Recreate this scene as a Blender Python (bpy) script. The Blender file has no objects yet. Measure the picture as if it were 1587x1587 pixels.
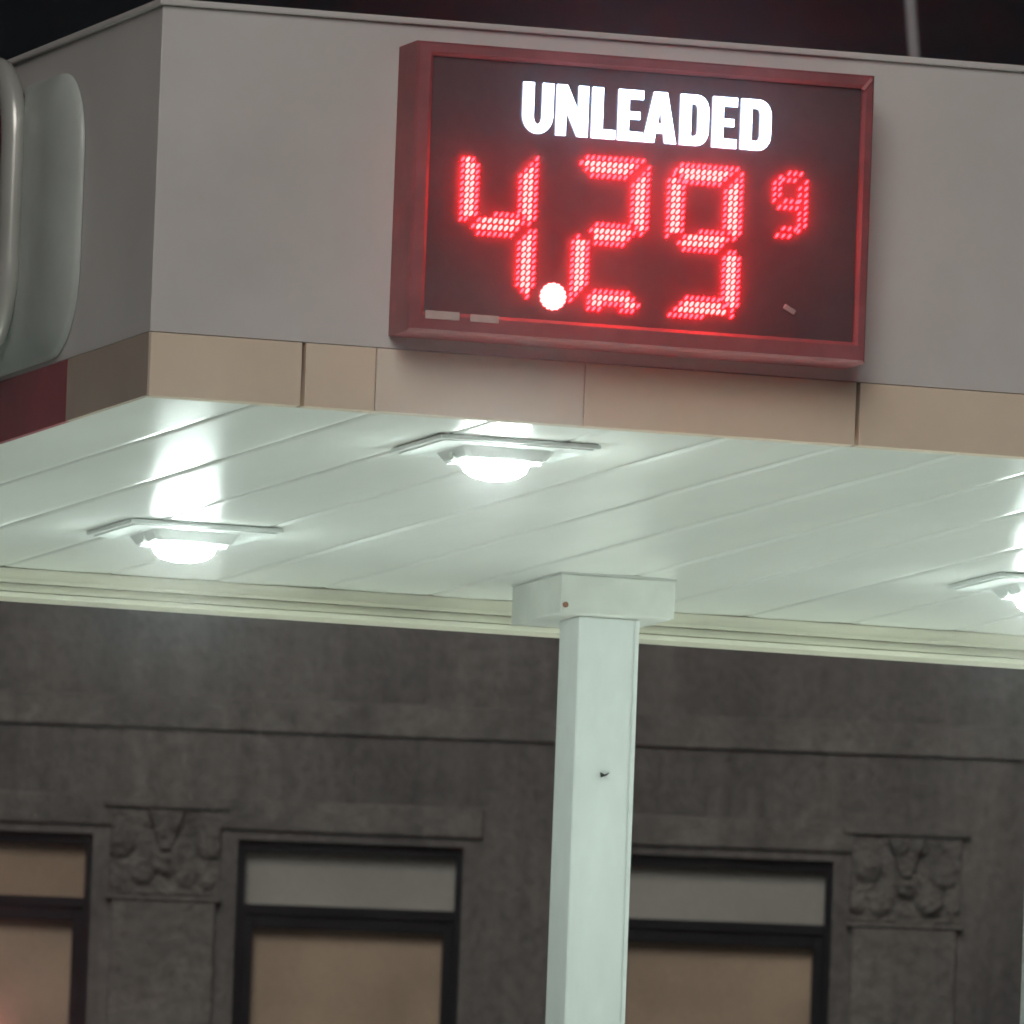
import bpy, bmesh, math, random
from mathutils import Vector, Matrix
random.seed(7)
C = bpy.context.scene.collection
Rd = math.radians

# ---------------------------------------------------------------- camera
ZB = 5.30                                  # underside of the canopy edge above the ground
cam = bpy.data.cameras.new('camera'); co = bpy.data.objects.new('camera', cam); C.objects.link(co)
r = Vector((0.95207803, -0.30358245, 0.03721719)); u = Vector((-0.0658949, -0.08477121, 0.99421914))
w = Vector((0.29867254, 0.94902663, 0.10071334))
M = Matrix((r, u, -w)).transposed().to_4x4(); M.translation = Vector((-10.40432862, -35.86201429, 1.28373543))
co.matrix_world = M
cam.sensor_width = 36; cam.lens = 576.816; cam.clip_start = 0.5; cam.clip_end = 2000
cam.dof.use_dof = True; cam.dof.focus_distance = 37.8; cam.dof.aperture_fstop = 27
sc = bpy.context.scene; sc.camera = co
sc.render.resolution_x = sc.render.resolution_y = 1024

# ---------------------------------------------------------------- sky, night
SUN_EL, SUN_AZ = Rd(30), Rd(24)     # light comes from the road side, left of the camera
wd = bpy.data.worlds.new('World'); sc.world = wd; wd.use_nodes = True
nt = wd.node_tree; sky = nt.nodes.new('ShaderNodeTexSky'); sky.sky_type = 'NISHITA'; sky.sun_disc = False
sky.sun_elevation = SUN_EL; sky.sun_rotation = math.pi + SUN_AZ
nt.links.new(sky.outputs[0], nt.nodes['Background'].inputs[0]); nt.nodes['Background'].inputs[1].default_value = 0.0007

# one weak, broad, low sun: the far street lighting that falls on the front of everything
sl = bpy.data.lights.new('sun', 'SUN'); sl.energy = 1.35; sl.angle = Rd(34); sl.color = (1.0, 0.95, 0.89)
so = bpy.data.objects.new('sun', sl); C.objects.link(so)
sd = Vector((-math.sin(SUN_AZ) * math.cos(SUN_EL), -math.cos(SUN_AZ) * math.cos(SUN_EL), math.sin(SUN_EL)))
so.rotation_euler = sd.to_track_quat('Z', 'Y').to_euler(); so.location = sd * 60

sc.view_settings.view_transform = 'Standard'; sc.view_settings.look = 'None'
sc.view_settings.exposure = 0; sc.view_settings.gamma = 1; sc.view_settings.use_curve_mapping = False
sc.cycles.use_denoising = True; sc.cycles.pixel_filter_type = 'GAUSSIAN'; sc.cycles.filter_width = 1.9
sc.cycles.sample_clamp_indirect = 6; sc.cycles.max_bounces = 8

# ---------------------------------------------------------------- materials
def mat(name, col, rough=.6, var=.12, scale=3, bump=0, bscale=30, col2=None, metal=0, stretch=(1, 1, 1), spec=.5, grain=0.0, streak=0.0):
    m = bpy.data.materials.new(name); m.use_nodes = True; n = m.node_tree.nodes; l = m.node_tree.links
    b = n['Principled BSDF']; b.inputs['Roughness'].default_value = rough; b.inputs['Metallic'].default_value = metal
    b.inputs['Specular IOR Level'].default_value = spec
    tc = n.new('ShaderNodeTexCoord'); mp = n.new('ShaderNodeMapping'); mp.inputs['Scale'].default_value = stretch
    l.new(tc.outputs['Object'], mp.inputs[0])
    no = n.new('ShaderNodeTexNoise'); no.inputs['Scale'].default_value = scale; no.inputs['Detail'].default_value = 6
    l.new(mp.outputs[0], no.inputs[0])
    rp = n.new('ShaderNodeValToRGB'); rp.color_ramp.elements[0].position = .33; rp.color_ramp.elements[1].position = .68
    a = col2 or tuple(c * (1 - var) for c in col); z = col if col2 else tuple(min(1, c * (1 + var)) for c in col)
    rp.color_ramp.elements[0].color = (*a, 1); rp.color_ramp.elements[1].color = (*z, 1)
    l.new(no.outputs[0], rp.inputs[0]); out = rp.outputs[0]
    if grain:
        g = n.new('ShaderNodeTexNoise'); g.inputs['Scale'].default_value = bscale; g.inputs['Detail'].default_value = 8
        g.inputs['Roughness'].default_value = .75
        l.new(mp.outputs[0], g.inputs[0])
        mr = n.new('ShaderNodeMapRange'); mr.inputs[1].default_value = .3; mr.inputs[2].default_value = .7
        mr.inputs[3].default_value = 1 - grain; mr.inputs[4].default_value = 1 + grain
        l.new(g.outputs[0], mr.inputs[0])
        mx = n.new('ShaderNodeVectorMath'); mx.operation = 'SCALE'
        l.new(out, mx.inputs[0]); l.new(mr.outputs[0], mx.inputs['Scale']); out = mx.outputs[0]
    if streak:                                                            # rain streaks: noise drawn out downwards
        m2 = n.new('ShaderNodeMapping'); m2.inputs['Scale'].default_value = (9, 9, .7); l.new(tc.outputs['Object'], m2.inputs[0])
        g = n.new('ShaderNodeTexNoise'); g.inputs['Scale'].default_value = 1; g.inputs['Detail'].default_value = 5; l.new(m2.outputs[0], g.inputs[0])
        mr = n.new('ShaderNodeMapRange'); mr.inputs[1].default_value = .35; mr.inputs[2].default_value = .65
        mr.inputs[3].default_value = 1 - streak; mr.inputs[4].default_value = 1 + streak * .4
        l.new(g.outputs[0], mr.inputs[0])
        mx = n.new('ShaderNodeVectorMath'); mx.operation = 'SCALE'
        l.new(out, mx.inputs[0]); l.new(mr.outputs[0], mx.inputs['Scale']); out = mx.outputs[0]
    l.new(out, b.inputs['Base Color'])
    if bump:
        nb = n.new('ShaderNodeTexNoise'); nb.inputs['Scale'].default_value = bscale; nb.inputs['Detail'].default_value = 5
        l.new(mp.outputs[0], nb.inputs[0]); bp = n.new('ShaderNodeBump'); bp.inputs['Strength'].default_value = bump
        bp.inputs['Distance'].default_value = .02
        l.new(nb.outputs[0], bp.inputs['Height']); l.new(bp.outputs[0], b.inputs['Normal'])
    return m

def emis(name, col, s, base=(.05, .05, .05)):
    m = bpy.data.materials.new(name); m.use_nodes = True; b = m.node_tree.nodes['Principled BSDF']
    b.inputs['Base Color'].default_value = (*base, 1); b.inputs['Emission Color'].default_value = (*col, 1)
    b.inputs['Emission Strength'].default_value = s; b.inputs['Roughness'].default_value = .4
    return m

M_grey = mat('painted_fascia_grey', (.59, .575, .565), .5, .07, 1.4, .30, 1.6, grain=.06)
M_cream = mat('painted_fascia_cream', (.74, .62, .48), .5, .06, 2.2, .06, 4, grain=.05)
M_cream_b = mat('fascia_cream_pale', (.72, .645, .54), .5, .05, 2.2, .06, 4, grain=.04)
M_brown = mat('painted_fascia_end_band', (.42, .34, .27), .5, .12, 3, .06, 4, grain=.08)
M_redstripe = mat('red_stripe_paint', (.26, .045, .06), .5, .15, 3, grain=.1, bscale=25)
M_soffit = mat('white_soffit_metal', (.82, .86, .815), .30, .07, 1.5, .06, 2.4, stretch=(1, .3, 1), spec=.36, grain=.05)
M_seam = mat('soffit_seam', (.62, .64, .60), .6)
M_lip = mat('cream_edge_trim', (.84, .82, .68), .45, .10, 5, .05, 9, stretch=(.5, 1, 3), grain=.05)
M_col = mat('white_column_paint', (.83, .87, .855), .45, .06, 2.5, .08, 5, grain=.05, stretch=(1, 1, .4))
M_cap = mat('column_cap_paint', (.74, .77, .72), .5, .09, 6, .05, 8, grain=.05)
M_frame = mat('red_sign_frame', (.27, .075, .085), .6, .18, 6, .10, 12, grain=.12)
M_face = mat('dark_sign_face', (.078, .056, .064), .42, .25, 3, grain=.15)
M_dark = mat('dark_metal', (.012, .013, .014), .5)
M_fix = mat('fixture_white_enamel', (.72, .77, .74), .35, .06, 4)
M_jointstrip = mat('dark_joint_strip', (.10, .10, .09), .7)
M_wall = mat('dark_stucco', (.170, .160, .148), .9, col2=(.098, .094, .092), scale=1.1, bump=.7, bscale=17, grain=.42, stretch=(1, 1, .8), streak=.20)
M_wall2 = mat('dark_stone_trim', (.185, .176, .162), .9, col2=(.115, .11, .104), scale=2.0, bump=.7, bscale=17, grain=.40, streak=.15)
M_wframe = mat('window_frame_black', (.012, .013, .016), .7, .25, 6, spec=.15)
M_blind = mat('tan_blind', (.41, .32, .23), .8, .20, 1.8, grain=.12, bscale=40)
M_trans = mat('grey_transom_panel', (.38, .38, .34), .8, .10, 2.0, grain=.10, bscale=40)
M_transb = mat('tan_transom_panel', (.33, .25, .175), .8, .14, 2.0, grain=.12, bscale=40)
M_panel = mat('silver_grey_plastic', (.42, .46, .44), .33, .07, 3, .05, 6, grain=.06)
M_ring = mat('chrome_ring', (.50, .51, .48), .30, .08, 4, metal=.35)
M_logored = mat('dark_red_plastic', (.16, .02, .03), .4)
M_asph = mat('asphalt', (.05, .05, .052), .9, .2, 2, .5, 60, grain=.2)
M_conc = mat('forecourt_concrete', (.50, .50, .47), .85, .12, .8, .3, 40, grain=.1)
M_pole = mat('galvanised_pole', (.36, .36, .38), .5, .1, 4, grain=.2)
M_stick = mat('pale_sticker', (.45, .42, .39), .6, .10, 40)
M_led = emis('red_led', (40.0, .86, .84), 1)
M_led_edge = emis('red_led_outer', (40.0, .26, .40), 1)
M_ledlens = emis('red_led_lens', (.34, .0, .028), 1, (.10, .004, .01))
M_dot = emis('white_hot_led_cluster', (14, 1.6, 1.6), 1)
M_letter = emis('lit_white_letter', (.78, .95, 1.22), 7.0, (.7, .7, .7))
M_letside = emis('lit_letter_side', (.50, .68, .95), 1.0, (.7, .7, .7))
M_lens = emis('lit_lamp_lens', (.86, 1.0, .96), 130, (.7, .7, .7))
M_winglow = emis('red_glow_panel', (1, .36, .38), 14)

def glass():
    m = bpy.data.materials.new('window_glass'); m.use_nodes = True; n = m.node_tree.nodes; l = m.node_tree.links
    n.clear(); o = n.new('ShaderNodeOutputMaterial'); mx = n.new('ShaderNodeMixShader'); t = n.new('ShaderNodeBsdfTransparent')
    g = n.new('ShaderNodeBsdfGlossy'); g.inputs['Roughness'].default_value = .05; fr = n.new('ShaderNodeFresnel'); fr.inputs[0].default_value = 1.45
    l.new(fr.outputs[0], mx.inputs[0]); l.new(t.outputs[0], mx.inputs[1]); l.new(g.outputs[0], mx.inputs[2]); l.new(mx.outputs[0], o.inputs[0])
    return m
M_glass = glass()

# ---------------------------------------------------------------- helpers
def bx(bm, x0, x1, y0, y1, z0, z1, mi=0, R=None, bev=0):
    t = bmesh.new(); bmesh.ops.create_cube(t, size=1)
    for v in t.verts: v.co = Vector(((x0 + x1) / 2 + v.co.x * (x1 - x0), (y0 + y1) / 2 + v.co.y * (y1 - y0), (z0 + z1) / 2 + v.co.z * (z1 - z0)))
    if bev: bmesh.ops.bevel(t, geom=t.edges[:], offset=bev, segments=2, affect='EDGES', profile=.6)
    for f in t.faces: f.material_index = mi
    join(bm, t, R)
def join(bm, t, R=None):
    if R is not None: bmesh.ops.transform(t, matrix=R, verts=t.verts)
    vm = [bm.verts.new(v.co) for v in t.verts]; t.verts.index_update()
    for f in t.faces:
        nf = bm.faces.new([vm[v.index] for v in f.verts]); nf.material_index = f.material_index; nf.smooth = f.smooth
    t.free()
from mathutils.geometry import tessellate_polygon
def prism(bm, pts, y0, y1, mi=0, side=None):
    """polygon given in (x, z), extruded from y0 (front) to y1 (back)"""
    a = [bm.verts.new((x, y0, z)) for x, z in pts]; b = [bm.verts.new((x, y1, z)) for x, z in pts]
    for t in tessellate_polygon([[Vector((x * 100, z * 100, 0)) for x, z in pts]]):
        for q in (a, b):
            f = bm.faces.new([q[i] for i in t]); f.material_index = mi
    for i in range(len(pts)):
        j = (i + 1) % len(pts); f = bm.faces.new((a[j], a[i], b[i], b[j])); f.material_index = mi if side is None else side
def tube(bm, path, rad, seg=10, closed=False, flat=1.0):
    rings = []; n = len(path)
    for i, p in enumerate(path):
        p = Vector(p); a = Vector(path[(i - 1) % n] if closed or i else path[i]); b = Vector(path[(i + 1) % n] if closed or i < n - 1 else path[i])
        d = (b - a).normalized(); up = Vector((1, 0, 0)) if abs(d.x) < .9 else Vector((0, 0, 1)); s = d.cross(up).normalized(); t = s.cross(d).normalized()
        rings.append([bm.verts.new(p + s * math.cos(k * 2 * math.pi / seg) * rad + t * math.sin(k * 2 * math.pi / seg) * rad * flat) for k in range(seg)])
    for i in range(n if closed else n - 1):
        A, B = rings[i], rings[(i + 1) % n]
        for k in range(seg):
            f = bm.faces.new((A[k], A[(k + 1) % seg], B[(k + 1) % seg], B[k])); f.smooth = True
    if not closed:
        bm.faces.new(rings[0][::-1]); bm.faces.new(rings[-1])
def obj(name, bm, mats, parent=None, loc=None, fixn=True):
    if fixn: bmesh.ops.recalc_face_normals(bm, faces=bm.faces)
    me = bpy.data.meshes.new(name); bm.to_mesh(me); bm.free()
    for m in (mats if isinstance(mats, (list, tuple)) else [mats]): me.materials.append(m)
    o = bpy.data.objects.new(name, me); C.objects.link(o)
    if parent: o.parent = parent
    if loc is not None: o.location = loc
    return o
def thing(name, label, cat, loc=(0, 0, 0), rotz=0, group=None):
    o = bpy.data.objects.new(name, None); o.empty_display_size = .3; C.objects.link(o); o.location = loc; o.rotation_euler = (0, 0, rotz)
    o['label'] = label; o['category'] = cat
    if group: o['group'] = group
    return o
def copy_tree(o, parent=None):
    c = o.copy(); C.objects.link(c); c.parent = parent
    for ch in o.children: copy_tree(ch, c)
    return c
N = bmesh.new

# ---------------------------------------------------------------- ground
bm = N(); bx(bm, -500, 500, -500, 700, -.3, 0); g = obj('ground', bm, M_asph); g['kind'] = 'structure'
bm = N(); bx(bm, -8, 16, -8, 13, .004, .12, bev=.01); g = obj('forecourt', bm, M_conc); g['kind'] = 'structure'

# ---------------------------------------------------------------- canopy
LX, DY, H = 9.6, 5.0, .90                  # length, depth, fascia height
can = thing('fuel_canopy', 'pale flat fuel station canopy with lit white soffit on a square white column', 'canopy', (0, 0, 0))
def cpart(name, bm, m, par=None):
    o = obj(name, bm, m, par or can, None if par else (0, 0, 0)); return o
# fascia: front, end, rear and far end as 5 cm deep pans; the joints are real gaps with a dark strip behind
bm = N()
bx(bm, .0, LX, 0, .05, ZB + .148, ZB + H, 0, bev=.0012)                  # front sheet
bx(bm, -.0018, .05, .0012, DY - .0012, ZB + .148, ZB + H - .0005, 0, bev=.0012)   # left end sheet
bx(bm, 0, LX, DY - .05, DY, ZB + .148, ZB + H, 0, bev=.004)
bx(bm, LX - .05, LX, .0525, DY - .0525, ZB + .148, ZB + H, 0, bev=.004)
cpart('fascia', bm, M_grey)
bm = N()                                                                # coping on top of the fascia
for a in ((-.012, LX + .012, -.012, .07), (-.012, LX + .012, DY - .07, DY + .012)): bx(bm, *a, ZB + H + .001, ZB + H + .016, bev=.004)
for a in ((-.012, .07, .0702, DY - .0702), (LX - .07, LX + .012, .0702, DY - .0702)): bx(bm, *a, ZB + H + .001, ZB + H + .016, bev=.004)
cpart('coping', bm, M_grey)
# lower cream band, separate sheets with joints
js = [0, .367, .541, 1.045, 1.712, 2.62, 3.5, 4.4, 5.3, 6.2, 7.1, 8.0, 8.9, LX]
bm = N()
for i in range(len(js) - 1):
    g0 = .0 if i == 0 else (.005 if js[i] in (.367, 1.712) else .0012); g1 = .0 if i == len(js) - 2 else (.005 if js[i + 1] in (.367, 1.712) else .0012)
    bx(bm, js[i] + g0, js[i + 1] - g1, -.003, .047, ZB, ZB + .146, 1 if i in (2,) else 0, bev=.0015)  # one sheet slightly paler and greyer than the rest
bx(bm, .0, LX, .0475, .055, ZB + .002, ZB + .146, 2)  # dark backing strip behind the sheet joints
cpart('fascia_band', bm, [M_cream, M_cream_b, M_jointstrip])
bm = N()
bx(bm, -.005, .009, -.0022, .668, ZB, ZB + .146, 0, bev=.0015)
bx(bm, -.005, .009, .670, DY - .06, ZB, ZB + .146, 1, bev=.0015)
cpart('end_band', bm, [M_brown, M_redstripe])
# soffit: interlocking metal pans running front to back, small grooves between them
bm = N(); px = .19; zs = ZB + .08
edges = [.010] + [px + .29 * k for k in range(33) if .06 < px + .29 * k < LX - .06] + [LX - .056]
for i in range(len(edges) - 1):
    a, b = edges[i] + .0022, edges[i + 1] - .0022; y0, y1 = .0555, DY - .057; n = 5
    tl = random.uniform(-.0012, .0012)
    prof = [(a, zs + .006), (a + .003, zs + .0008), (a + .02, zs + tl), ((a + b) / 2, zs - .0008 + tl * .3), (b - .02, zs - tl), (b - .003, zs + .0008), (b, zs + .006)]
    va = [bm.verts.new((x, y0, z)) for x, z in prof]; vb = [bm.verts.new((x, y1, z)) for x, z in prof]
    for k in range(len(prof) - 1):
        f = bm.faces.new((va[k], va[k + 1], vb[k + 1], vb[k])); f.smooth = True
soff = obj('soffit', bm, M_soffit, can)
bm = N(); bx(bm, .012, LX - .056, .056, DY - .056, ZB + .094, ZB + .11); cpart('deck', bm, M_seam)
# roof sheet
bm = N(); bx(bm, .055, LX - .055, .055, DY - .055, ZB + .55, ZB + .58); cpart('roof_deck', bm, M_grey)
# rear edge trim, stepped profile facing the camera (y measured from the back)
bm = N(); yb = DY - .055
steps = [(0.0, .079, .050), (-.010, .049, .040), (0.004, .039, .026), (-.016, .025, .017), (-.004, .0165, .0135), (-.034, .013, .000)]
for dy, z1, z0 in steps: bx(bm, .056, LX - .056, yb + dy, DY - .0005 - .0, ZB + z0, ZB + z1, bev=.0012)
bx(bm, 0.0, LX, DY - .0004, DY + .04, ZB, ZB + .146, bev=.0015)
cpart('rear_edge_trim', bm, M_lip)

def column(x0, y0, par):
    c = N(); bx(c, x0, x0 + .160, y0, y0 + .165, .12, ZB - .0265, bev=.006)
    bx(c, x0 + .151, x0 + .163, y0 - .004, y0 + .169, .13, ZB - .0275, bev=.003)          # folded flange of the column cover
    o = obj('column', c, M_col, par)
    k = N(); bx(k, x0 - .12, x0 + .28, y0 - .12, y0 + .285, .121, .15, bev=.006); obj('base_plate', k, M_col, o)
    k = N()                                                                            # small dead bug / chip on the paint
    prism(k, [(x0 + .072, ZB - .427), (x0 + .082, ZB - .432), (x0 + .096, ZB - .426), (x0 + .086, ZB - .435), (x0 + .074, ZB - .439)], y0 - .008, y0 + .001)
    if x0 < 4: obj('dirt_mark', k, M_dark, o)
    else: k.free()
    b = N(); bx(b, x0 - .068, x0 + .240, y0 - .055, y0 + .365, ZB - .026, zs - .006, bev=.004)
    bx(b, x0 - .070, x0 + .242, y0 - .057, y0 + .368, zs - .0055, zs - .0005, 1)
    o2 = obj('column_cap', b, [M_cap, M_seam], par)
    q = N(); tube(q, [(x0 - .056, y0 - .060, ZB - .006), (x0 - .056, y0 - .052, ZB - .006)], .0075); obj('bolt', q, mat('rust', (.22, .09, .05), .8), o2)
column(2.377, 4.142, can)
column(7.20, 4.142, can)

# ---------------------------------------------------------------- canopy lights
def canopy_light(label):
    t = thing('canopy_light', label, 'canopy light', (0, 0, 0), 0, 'recessed lights in the canopy soffit')
    k = N(); bx(k, -.20, .20, -.20, .20, -.010, .0, bev=.003)
    bx(k, -.185, .185, -.185, .185, -.013, -.0102, bev=.001)
    obj('trim_plate', k, M_fix, t)
    k = N(); a, b = .115, .100
    pts = lambda s, c: [(-s + c, -s), (s - c, -s), (s, -s + c), (s, s - c), (s - c, s), (-s + c, s), (-s, s - c), (-s, -s + c)]
    A = [k.verts.new((x, y, -.0132)) for x, y in pts(a, .012)]; B = [k.verts.new((x, y, -.036)) for x, y in pts(b, .012)]
    k.faces.new(A); k.faces.new(B[::-1])
    for i in range(8): k.faces.new((A[i], A[(i + 1) % 8], B[(i + 1) % 8], B[i]))
    for sx in (-1, 1):
        bx(k, sx * .1 - .012, sx * .1 + .012, -.014, .014, -.040, -.020, bev=.002)
    obj('housing', k, M_fix, t)
    k = N(); bx(k, -.094, .094, -.094, .094, -.039, -.0362, bev=.001)
    obj('lens_ring', k, M_fix, t)
    k = N(); seg = 32; prof = [(.078, -.0392), (.080, -.048), (.074, -.061), (.058, -.072), (.032, -.079), (0.0, -.081)]; prev = None
    for rr, z in prof:
        ring = [k.verts.new((rr * math.cos(2 * math.pi * i / seg), rr * math.sin(2 * math.pi * i / seg), z)) for i in range(seg)] if rr else [k.verts.new((0, 0, z))]
        if prev:
            for i in range(seg):
                f = k.faces.new((prev[i], prev[(i + 1) % seg], ring[(i + 1) % seg], ring[i]) if rr else (prev[i], prev[(i + 1) % seg], ring[0])); f.smooth = True
        else: k.faces.new(ring)
        prev = ring
    obj('lens', k, M_lens, t)
    L = bpy.data.lights.new('lamp', 'AREA'); L.shape = 'DISK'; L.size = .12; L.energy = 140; L.spread = Rd(90); L.color = (.87, 1.0, .94)
    lo = bpy.data.objects.new('lamp', L); C.objects.link(lo); lo.parent = t; lo.location = (0, 0, -.085)
    return t
spots = [(1.235, 1.27, 'lit canopy light near the front edge, below the price sign'),
         (1.18, 3.69, 'lit canopy light nearest the rear edge, left of the column'),
         (3.44, 3.55, 'lit canopy light at the right frame edge, right of the column'),
         (4.6, 1.28, 'lit canopy light near the front edge, beyond the right end of the sign'), (6.9, 1.28, 'lit canopy light in the front row nearest the far end'), (6.0, 3.6, 'lit canopy light in the rear row nearest the far end')]
L0 = canopy_light(spots[0][2])
for i, (x, y, lab) in enumerate(spots):
    o = L0 if i == 0 else copy_tree(L0)
    o.location = (x, y, zs - .0025); o['label'] = lab

# ---------------------------------------------------------------- price sign (front of the fascia)
sg = thing('price_sign', 'red framed lit fuel price sign reading UNLEADED 4.29 9 on the front fascia', 'price sign', (0, 0, ZB))
X0, X1, Z0, Z1, YF = .567, 1.677, .175, .846, -.150
xi0, xi1, zi0, zi1 = .606, 1.648, .222, .814
k = N()
def ring(k, a, b, ya, yb_, mi=0):
    A = [k.verts.new((x, ya, z)) for x, z in a]; B = [k.verts.new((x, yb_, z)) for x, z in b]
    for i in range(4): f = k.faces.new((A[i], A[(i + 1) % 4], B[(i + 1) % 4], B[i])); f.material_index = mi
rect = lambda x0, x1, z0, z1: [(x0, z0), (x1, z0), (x1, z1), (x0, z1)]
R_out = rect(X0, X1, Z0, Z1); R_o2 = rect(X0 + .006, X1 - .006, Z0 + .006, Z1 - .006)
R_m = rect(xi0 - .008, xi1 + .008, zi0 - .008, zi1 + .008); R_in = rect(xi0, xi1, zi0, zi1)
ring(k, R_out, R_out, -.0035, YF + .008); ring(k, R_out, R_o2, YF + .008, YF); ring(k, R_o2, R_m, YF, YF - .002); ring(k, R_m, R_in, YF - .002, YF + .004)
ring(k, R_in, R_in, YF + .004, YF + .022)
k.faces.new([k.verts.new((x, -.0035, z)) for x, z in R_out])
bmesh.ops.remove_doubles(k, verts=k.verts, dist=1e-5)
obj('frame', k, M_frame, sg)
k = N(); d = .0035                                                       # mitre highlight in the upper right corner, painted as a pale strip
prism(k, [(xi1 - .006, zi1 - .002), (xi1 + .001, zi1 - .006), (X1 - .008, Z1 - .012), (X1 - .013, Z1 - .008)], YF - .007, YF - .0025)
obj('corner_highlight', k, mat('pink_mitre_highlight', (.55, .22, .22), .5), sg)
k = N(); bx(k, xi0 + .0003, xi1 - .0003, YF + .012, YF + .020, zi0 + .0003, zi1 - .0003); obj('face_panel', k, M_face, sg)
YP = YF + .012                                                           # front of the face panel
# letters
def letter(ch, x, wd, z0=.651, h=.118, s=.0300, par=None):
    t = s * .80
    P = []
    def q(*p): P.append([(x + a * wd, z0 + b * h) for a, b in p])
    sx = s / wd; tz = t / h
    def arcband(cx, cz, rx, rz, irx, irz, a0, a1, n=8):
        o_ = [(cx + rx * math.cos(a0 + (a1 - a0) * i / n), cz + rz * math.sin(a0 + (a1 - a0) * i / n)) for i in range(n + 1)]
        i_ = [(cx + irx * math.cos(a0 + (a1 - a0) * i / n), cz + irz * math.sin(a0 + (a1 - a0) * i / n)) for i in range(n + 1)]
        return o_ + i_[::-1]
    if ch == 'U':
        c = .36; base = arcband(.5, c, .5, c, .5 - sx, c - tz, math.pi, 2 * math.pi, 14)
        n = 15; outer = base[:n]; inner = base[n:]
        q(*([(0, 1)] + outer + [(1, 1), (1 - sx, 1)] + inner + [(sx, 1)]))
    elif ch == 'N':
        q((0, 0), (sx * .9, 0), (sx * .9, .50), (1 - sx * .95, 0), (1, 0), (1, 1), (1 - sx * .9, 1), (1 - sx * .9, .50), (sx * .95, 1), (0, 1))
    elif ch == 'L': q((0, 0), (1, 0), (1, tz), (sx, tz), (sx, 1), (0, 1))
    elif ch == 'E':
        m0, m1 = .5 - tz * .42, .5 + tz * .42
        q((0, 0), (1, 0), (1, tz), (sx, tz), (sx, m0), (.88, m0), (.88, m1), (sx, m1), (sx, 1 - tz), (1, 1 - tz), (1, 1), (0, 1))
    elif ch == 'A':
        q((0, 0), (.34, 0), (.38, .19), (.62, .19), (.66, 0), (1, 0), (.70, 1), (.50, 1), (.50, .72), (.57, .38), (.43, .38), (.50, .72), (.50, 1), (.30, 1))
    elif ch == 'D':
        o_ = arcband(.5, .5, .5, .5, .5 - sx, .5 - tz, -math.pi / 2, math.pi / 2, 12); n = 13
        rr = .40
        def corner(hw, hz, rx, rz):
            pts = [(0.0, 0.0)]
            return pts
        def rr_pts(x1, zt, rx, rz, n=6):
            a = [(x1 - rx + rx * math.cos(-math.pi / 2 + math.pi / 2 * i / n), .5 - zt + rz + rz * math.sin(-math.pi / 2 + math.pi / 2 * i / n)) for i in range(n + 1)]
            return a + [(px_, 1 - pz_) for px_, pz_ in a[::-1]]
        O = rr_pts(1, .5, .42, .30); I = rr_pts(1 - sx, .5 - tz, .12, .12)
        # bottom half then top half, so that the counter stays open
        nO = len(O) // 2
        q(*([(0, 0)] + O[:nO] + [(1, .5), (1 - sx, .5)] + I[:nO][::-1] + [(sx, tz), (sx, .5), (0, .5)]))
        q(*([(0, .5), (sx, .5), (sx, 1 - tz)] + I[nO:][::-1] + [(1 - sx, .5), (1, .5)] + O[nO:] + [(0, 1)]))
    k = N()
    for p in P:
        prism(k, p, YP - .009, YP - .001, 0, 1)
    for f in list(k.faces):
        if len(f.verts) > 4: pass
    bmesh.ops.triangulate(k, faces=[f for f in k.faces if len(f.verts) > 4])
    return obj('letter', k, [M_letter, M_letside], par)
for ch, a, b in (('U', 0, .0790), ('N', .0815, .1640), ('L', .1675, .2290), ('E', .2310, .2960), ('A', .2925, .3790), ('D', .3815, .4560), ('E', .4600, .5240), ('D', .5290, .6080)):
    letter(ch, .824 + a + .0015, (b - a) * .93, s=.0265, par=sg)
# digits traced segment by segment in sign coordinates
DIG = {
 '4': [[(.696,.598),(.727,.567),(.728,.458),(.703,.438),(.685,.439),(.684,.579)], [(.867,.597),(.824,.559),(.826,.462),(.858,.438),(.870,.446)],
       [(.714,.427),(.737,.456),(.820,.462),(.842,.448),(.820,.408),(.730,.408)], [(.851,.428),(.868,.425),(.871,.304),(.857,.269),(.826,.296),(.827,.401)]],
 '2': [[(.970,.591),(.982,.610),(1.126,.610),(1.086,.562),(.999,.561)], [(1.138,.595),(1.097,.554),(1.096,.461),(1.125,.433),(1.141,.452)],
       [(1.012,.455),(1.099,.456),(1.111,.441),(1.086,.406),(1.012,.405),(.999,.433)], [(.971,.425),(1.0,.407),(1.0,.306),(.957,.269),(.956,.413)],
       [(1.009,.301),(1.096,.299),(1.127,.271),(1.119,.255),(1.080,.255),(1.080,.268),(1.044,.270),(1.030,.255),(.999,.253),(.999,.292)]],
 '9': [[(1.209,.608),(1.355,.608),(1.313,.563),(1.234,.562),(1.199,.583)], [(1.196,.585),(1.227,.564),(1.223,.446),(1.183,.434),(1.184,.578)],
       [(1.366,.596),(1.321,.555),(1.325,.465),(1.352,.438),(1.367,.453)], [(1.238,.451),(1.317,.457),(1.338,.437),(1.311,.407),(1.228,.406),(1.212,.424)],
       [(1.362,.427),(1.324,.399),(1.323,.300),(1.351,.258),(1.367,.293)], [(1.234,.300),(1.328,.302),(1.348,.259),(1.196,.252)]],
 's': [[(1.470,.608),(1.511,.608),(1.493,.586),(1.460,.584)], [(1.460,.597),(1.461,.550),(1.440,.535),(1.440,.578)], [(1.525,.590),(1.525,.545),(1.502,.536),(1.502,.578)],
       [(1.463,.542),(1.504,.543),(1.502,.521),(1.453,.520)], [(1.525,.544),(1.525,.489),(1.506,.467),(1.502,.521)], [(1.470,.478),(1.503,.479),(1.498,.456),(1.450,.454)]]}
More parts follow.
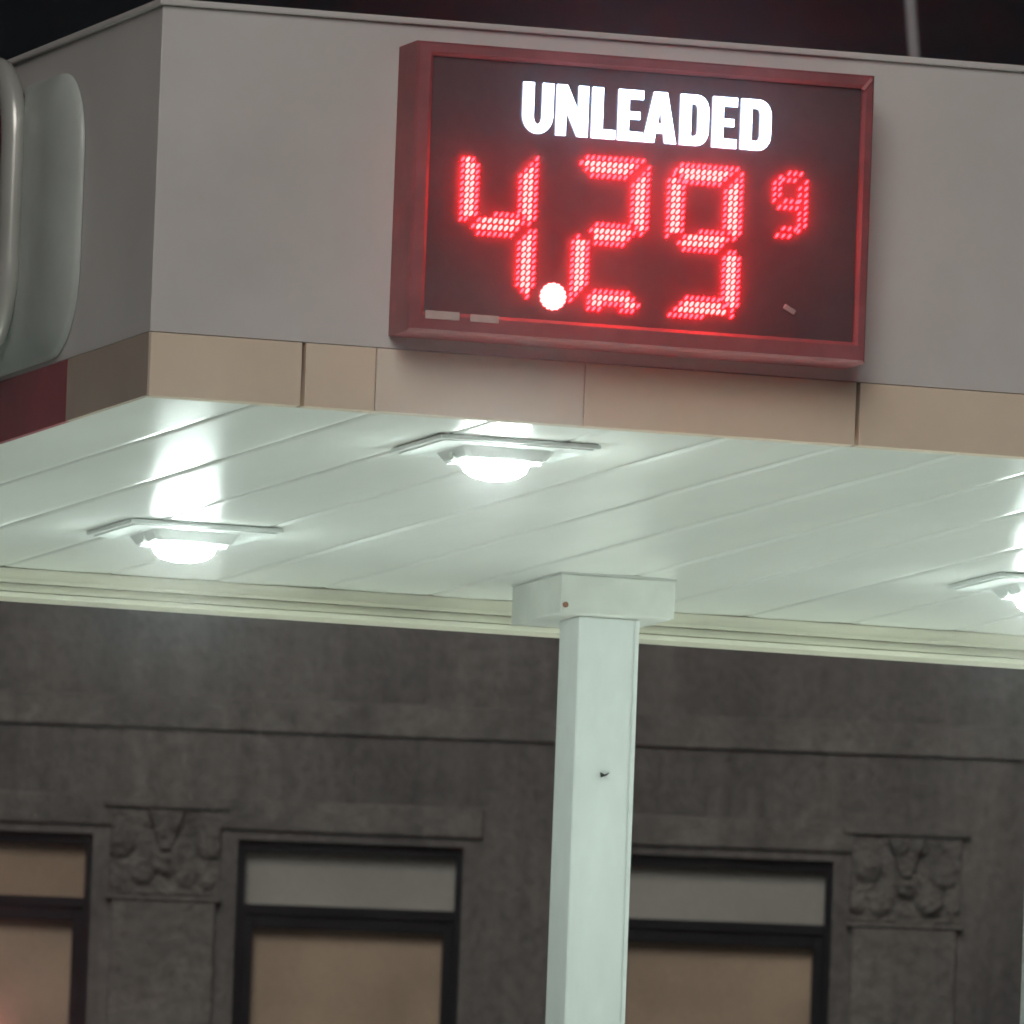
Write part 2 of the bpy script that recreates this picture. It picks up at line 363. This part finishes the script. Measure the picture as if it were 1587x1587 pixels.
def inside(x, z, P):
    c = False; n = len(P)
    for i in range(n):
        x1, z1 = P[i]; x2, z2 = P[(i + 1) % n]
        if (z1 > z) != (z2 > z) and x < (x2 - x1) * (z - z1) / (z2 - z1) + x1: c = not c
    return c
def edged(x, z, P):
    n = len(P); best = 9
    for i in range(n):
        a = Vector(P[i]); b = Vector(P[(i + 1) % n]); ab = b - a; t = max(0, min(1, (Vector((x, z)) - a).dot(ab) / ab.length_squared))
        best = min(best, (Vector((x, z)) - a - ab * t).length)
    return best
def led(bm, x, z, mi, a=.0058, b=.0032, tail=True):
    ang = Rd(58); ca, sa = math.cos(ang), math.sin(ang); seg = 8; prev = None
    base = YP - .0012
    for rr, yy in ((1, 0), (.96, -.0045), (.66, -.0082), (0, -.0100)):
        if rr:
            rg = []
            for i in range(seg):
                p, q_ = a * rr * math.cos(2 * math.pi * i / seg), b * rr * math.sin(2 * math.pi * i / seg)
                rg.append(bm.verts.new((x + p * ca - q_ * sa, base + yy, z + p * sa + q_ * ca)))
        else: rg = [bm.verts.new((x, base + yy, z))]
        if prev:
            for i in range(seg):
                f = bm.faces.new((prev[i], prev[(i + 1) % seg], rg[(i + 1) % seg], rg[i]) if rr else (prev[i], prev[(i + 1) % seg], rg[0])); f.material_index = mi; f.smooth = True
        else:
            f = bm.faces.new(rg); f.material_index = mi
        prev = rg
PX, PZ = .01355, .01390
for key, segs in DIG.items():
    k = N(); small = key == 's'
    for P in segs:
        xs = [p[0] for p in P]; zz = [p[1] for p in P]
        m = .0040
        nx = max(1, round((max(xs) - min(xs) - 2 * m) / PX)); nz = max(1, round((max(zz) - min(zz) - 2 * m) / PZ))
        for i in range(nx + 1):
            for j in range(nz + 1):
                x = min(xs) + m + (max(xs) - min(xs) - 2 * m) * i / nx; z = min(zz) + m + (max(zz) - min(zz) - 2 * m) * j / nz
                if inside(x, z, P):
                    e = edged(x, z, P); led(k, x, z, 1 if (e < .0075 or small) else 0, *((.0066, .0027) if e < .0075 else (.0076, .0036)))
    dg = obj('digit', k, [M_led, M_led_edge], sg)
    if small: dg['label'] = 'small raised red digit 9'
k = N(); n = 20                                                          # decimal point: dense round cluster
for rr, seg in ((0, 1), (.009, 6), (.018, 12), (.026, 16)):
    for i in range(seg):
        a = 2 * math.pi * i / seg; led(k, .917 + rr * math.cos(a), .278 + rr * math.sin(a), 0, .0066, .0058)
dp = obj('decimal_point', k, M_dot, sg)
for a0, a1, z0, z1 in ((.608, .690, .205, .224), (.716, .785, .205, .222)):
    k = N(); bx(k, a0, a1, YF - .0042, YF - .0015, z0, z1, bev=.0008); obj('sticker', k, M_stick, sg)
k = N(); R_ = Matrix.Translation((1.490, YP - .004, .288)) @ Matrix.Rotation(Rd(28), 4, 'Y')
bx(k, -.015, .015, -.003, .003, -.006, .006, R=R_, bev=.0015); obj('latch', k, mat('worn_metal', (.42, .38, .38), .45, metal=.3), sg)

# ---------------------------------------------------------------- moulded badge sign on the end fascia
lg = thing('badge_sign', 'moulded grey rounded plastic sign with raised ring on the end fascia', 'sign', (0, 0, ZB))
def rrect(y0, y1, z0, z1, rad, n=8):
    pts = []
    for cy, cz, a0 in ((y1 - rad, z1 - rad, 0), (y0 + rad, z1 - rad, 90), (y0 + rad, z0 + rad, 180), (y1 - rad, z0 + rad, 270)):
        for i in range(n + 1): a = Rd(a0 + 90 * i / n); pts.append((cy + rad * math.cos(a), cz + rad * math.sin(a)))
    return pts
def shells(k, levels, cap=True):
    prev = None
    for xx, P in levels:
        rg = [k.verts.new((xx, y, z)) for y, z in P]
        if prev:
            for i in range(len(rg)):
                f = k.faces.new((prev[i], prev[(i + 1) % len(rg)], rg[(i + 1) % len(rg)], rg[i])); f.smooth = True
        prev = rg
    if cap: k.faces.new(prev)
k = N()
lv = []
for xx, ins in ((-.0035, 0), (-.010, .0), (-.020, .010), (-.033, .034), (-.044, .068), (-.052, .11), (-.056, .16)):
    lv.append((xx, rrect(.60 + ins, 3.2 - ins, .158 + ins * .9, .83 - ins * .6, .20 - ins * .5)))
shells(k, lv); obj('backing_panel', k, M_panel, lg)
k = N(); path = [(-.075, y, z) for y, z in rrect(.965, 2.9, .225, .86, .17, 10)]; tube(k, path, .040, 12, True, .7); obj('ring', k, M_ring, lg)
k = N()
shells(k, [(-.040, rrect(.955, 2.85, .27, .83, .14)), (-.060, rrect(.955, 2.85, .27, .83, .14)), (-.066, rrect(.985, 2.82, .30, .80, .12))]); obj('centre_panel', k, M_logored, lg)

# ---------------------------------------------------------------- posts
ps = thing('white_post', 'slim white square post behind the canopy at the right edge', 'post', (4.172, 5.7, 0))
k = N(); bx(k, 0, .14, 0, .04, .12, 4.95, bev=.006); obj('shaft', k, M_col, ps)
k = N(); bx(k, -.003, .143, -.003, .043, 4.951, 4.97, bev=.004); obj('cap', k, M_col, ps)
mp = thing('light_mast', 'thin pale mast rising into the black sky behind the canopy, right of the sign', 'mast', (39.9, 105.0, 0))
k = N()
top = Vector((37.40, 105.0, 22.6)) - Vector((39.9, 105.0, 0)); tube(k, [(0, 0, 0), tuple(top * .5), tuple(top)], .050, 10); obj('shaft', k, M_pole, mp)
k = N(); bx(k, -.3, .3, -.3, .3, .001, .25, bev=.02); obj('footing', k, M_pole, mp)

# ---------------------------------------------------------------- building across the street
nv = Vector((0.3001989, 0.95387663, 0)); sv = Vector((0.95387663, -0.3001989, 0)); KD = 47.66869
origin = nv * KD
bld = thing('stucco_building', 'dark grey stucco building with black framed windows standing behind the canopy', 'building', origin, math.atan2(sv.y, sv.x))
# local coordinates: x along the facade, y into the building, z up
WZ0, WZ1, WX0, WX1 = 5.9, 8.128, -.515, .655; P0 = 1.925
wins = [i * P0 for i in range(-3, 2)]; SX0, SX1, TOP = -7.4, 7.6, 10.7
k = N()
bx(k, SX0, SX1, 0, .3, 0, WZ0 - .0); bx(k, SX0, SX1, 0, .3, WZ1, TOP)
xs = SX0
for c in wins:
    bx(k, xs, c + WX0, 0, .3, WZ0, WZ1); xs = c + WX1
bx(k, xs, SX1, 0, .3, WZ0, WZ1)
bx(k, SX0, SX0 + .3, .3, 9, 0, TOP); bx(k, SX1 - .3, SX1, .3, 9, 0, TOP); bx(k, SX0, SX1, 9, 9.3, 0, TOP)
bmesh.ops.remove_doubles(k, verts=k.verts, dist=1e-5)
obj('wall', k, M_wall, bld)
k = N(); bx(k, SX0 + .3, SX1 - .3, .3, 9, TOP - .4, TOP - .2); obj('roof', k, M_dark, bld)
k = N(); bx(k, SX0 + .3, SX1 - .3, .6, .64, 5, 9.5); obj('interior_partition', k, M_dark, bld)
k = N()                                                                   # string course and the moulded band over the windows
bx(k, SX0, SX1, -.028, .0, 8.690, 8.86, bev=.010)
obj('string_course', k, M_wall2, bld)
k = N(); 
for c in wins:
    bx(k, c + WX0 - .10, c + WX1 + .10, -.030, -.0, 8.175, 8.335, bev=.014)
obj('window_hood', k, M_wall2, bld)
k = N(); bx(k, SX0, SX1, -.09, .0, TOP - .5, TOP - .3, bev=.02); bx(k, SX0 - .05, SX1 + .05, -.2, .35, TOP, TOP + .12, bev=.02); obj('cornice', k, M_wall2, bld)
for c in wins:
    # window: outer frame with transom bar and a heavier lower sash frame
    k = N(); y0, y1 = .05, .13
    bx(k, c + WX0, c + WX1, y0, y1, WZ1 - .052, WZ1, bev=.004)
    for x0, x1 in ((c + WX0, c + WX0 + .040), (c + WX1 - .036, c + WX1)): bx(k, x0, x1, y0, y1, WZ0, WZ1 - .0525, bev=.004)
    bx(k, c + WX0 + .0405, c + WX1 - .0365, y0, y1, 7.745, 7.797, bev=.004)
    bx(k, c + WX0 + .0405, c + WX0 + .092, y0 + .02, y1, WZ0, 7.7445, bev=.006); bx(k, c + WX1 - .092, c + WX1 - .0365, y0 + .02, y1, WZ0, 7.7445, bev=.006)
    bx(k, c + WX0 + .0925, c + WX1 - .0925, y0 + .02, y1, 7.678, 7.7445, bev=.006); bx(k, c + WX0 + .0925, c + WX1 - .0925, y0 + .02, y1, WZ0, WZ0 + .07, bev=.006)
    wf = obj('window', k, M_wframe, bld)
    k = N(); bx(k, c + WX0 + .041, c + WX1 - .037, .140, .150, 7.7975, WZ1 - .0525); obj('transom_panel', k, M_transb if c < -1 else M_trans, wf)
    k = N(); n = 10                                                       # blind with a slightly sagging upper edge
    bx(k, c + WX0 + .06, c + WX1 - .06, .165, .172, WZ0 + .02, 7.735)
    obj('blind', k, M_blind, wf)
    k = N(); bx(k, c + WX0 + .093, c + WX1 - .093, .092, .098, WZ0 + .071, 7.6775); bx(k, c + WX0 + .041, c + WX1 - .037, .092, .098, 7.7975, WZ1 - .053); obj('pane', k, M_glass, wf)
    k = N(); bx(k, c + WX0 - .05, c + WX1 + .05, -.07, .0, WZ0 - .09, WZ0 - .01, bev=.01); obj('sill', k, M_wall2, wf)
    # pilaster to the right of the window; plain wall between the middle pair
    if c == 0: continue
    pc = c + (WX1 + WX0 + P0) / 2
    k = N(); bx(k, pc - .27, pc + .27, -.04, .0, 4.0, 7.79, bev=.01); bx(k, pc - .30, pc + .30, -.055, .0, 7.79, 7.815, bev=.006)
    pil = obj('pilaster', k, M_wall2, bld)
    k = N()
    bx(k, pc - .33, pc + .33, -.05, .0, 8.27, 8.31, bev=.012)
    from mathutils import noise as mn
    lump = [(-.215, 8.085, .085, .05), (.215, 8.085, .085, .05), (0, 8.02, .085, .055), (-.13, 7.93, .075, .05), (.13, 7.92, .075, .05), (-.24, 7.90, .05, .035), (.245, 7.905, .05, .035), (-.05, 8.20, .05, .03), (.06, 8.20, .05, .03)]
    lump = [(a + random.uniform(-.02, .02), b + random.uniform(-.015, .015), c_ * random.uniform(.85, 1.15), d_ * random.uniform(.6, 1.2)) for a, b, c_, d_ in lump]
    nx, nz = 84, 68; G = []
    for j in range(nz + 1):
        row = []
        for i in range(nx + 1):
            x = -.29 + .58 * i / nx; z = 7.82 + .445 * j / nz; h = .012 + .022 * (z - 7.82) / .445
            for a, b, c_, d_ in lump:
                q = ((x - a) ** 2 + (z - b) ** 2) / c_ ** 2
                if q < 1: h += d_ * (1 - q) ** .8 * (.92 + .08 * math.cos(9 * math.sqrt(q)))
            nv_ = mn.fractal(Vector((x * 14 + c * 7, z * 14, c)), .8, 2.1, 4); h += .014 * nv_
            if z > 8.05 and abs(x) < .07 * (z - 7.98) / .2: h += .03                    # pendant keystone
            if i in (0, nx) or j in (0, nz): h = -.002
            row.append(k.verts.new((pc + x, -max(h, -.002), z)))
        G.append(row)
    for j in range(nz):
        for i in range(nx): k.faces.new((G[j][i], G[j][i + 1], G[j + 1][i + 1], G[j + 1][i]))
    obj('capital', k, M_wall2, pil)
ws = thing('window_glow_panel', 'small glowing red panel added low inside the left window', 'glow panel', origin + sv * (-1.95) + nv * .148 + Vector((0, 0, 7.075)), math.atan2(sv.y, sv.x))
k = N(); bx(k, -.24, .20, -.004, .004, -.05, .05, bev=.003); obj('lit_panel', k, M_winglow, ws)  # added glowing panel, throws the pink glow up the left blind
for xx in (-.2, .16):
    k = N(); bx(k, xx - .003, xx + .003, -.002, .002, .051, .12); obj('hanger', k, M_dark, ws)

# ---------------------------------------------------------------- thin haze added to imitate camera bloom round the lit sign and lamps
bm = N(); bx(bm, -60, 110, -60, 180, -1.3, 30); hz = obj('haze', bm, []); hz['kind'] = 'stuff'
hm = bpy.data.materials.new('bloom_haze'); hm.use_nodes = True; n = hm.node_tree.nodes; n.remove(n['Principled BSDF'])
v = n.new('ShaderNodeVolumePrincipled'); v.inputs['Density'].default_value = .0018; v.inputs['Anisotropy'].default_value = .989
v.inputs['Density Attribute'].default_value = ''; v.inputs['Color'].default_value = (.98, .98, 1, 1)
hm.node_tree.links.new(v.outputs[0], n['Material Output'].inputs['Volume']); hz.data.materials.append(hm)
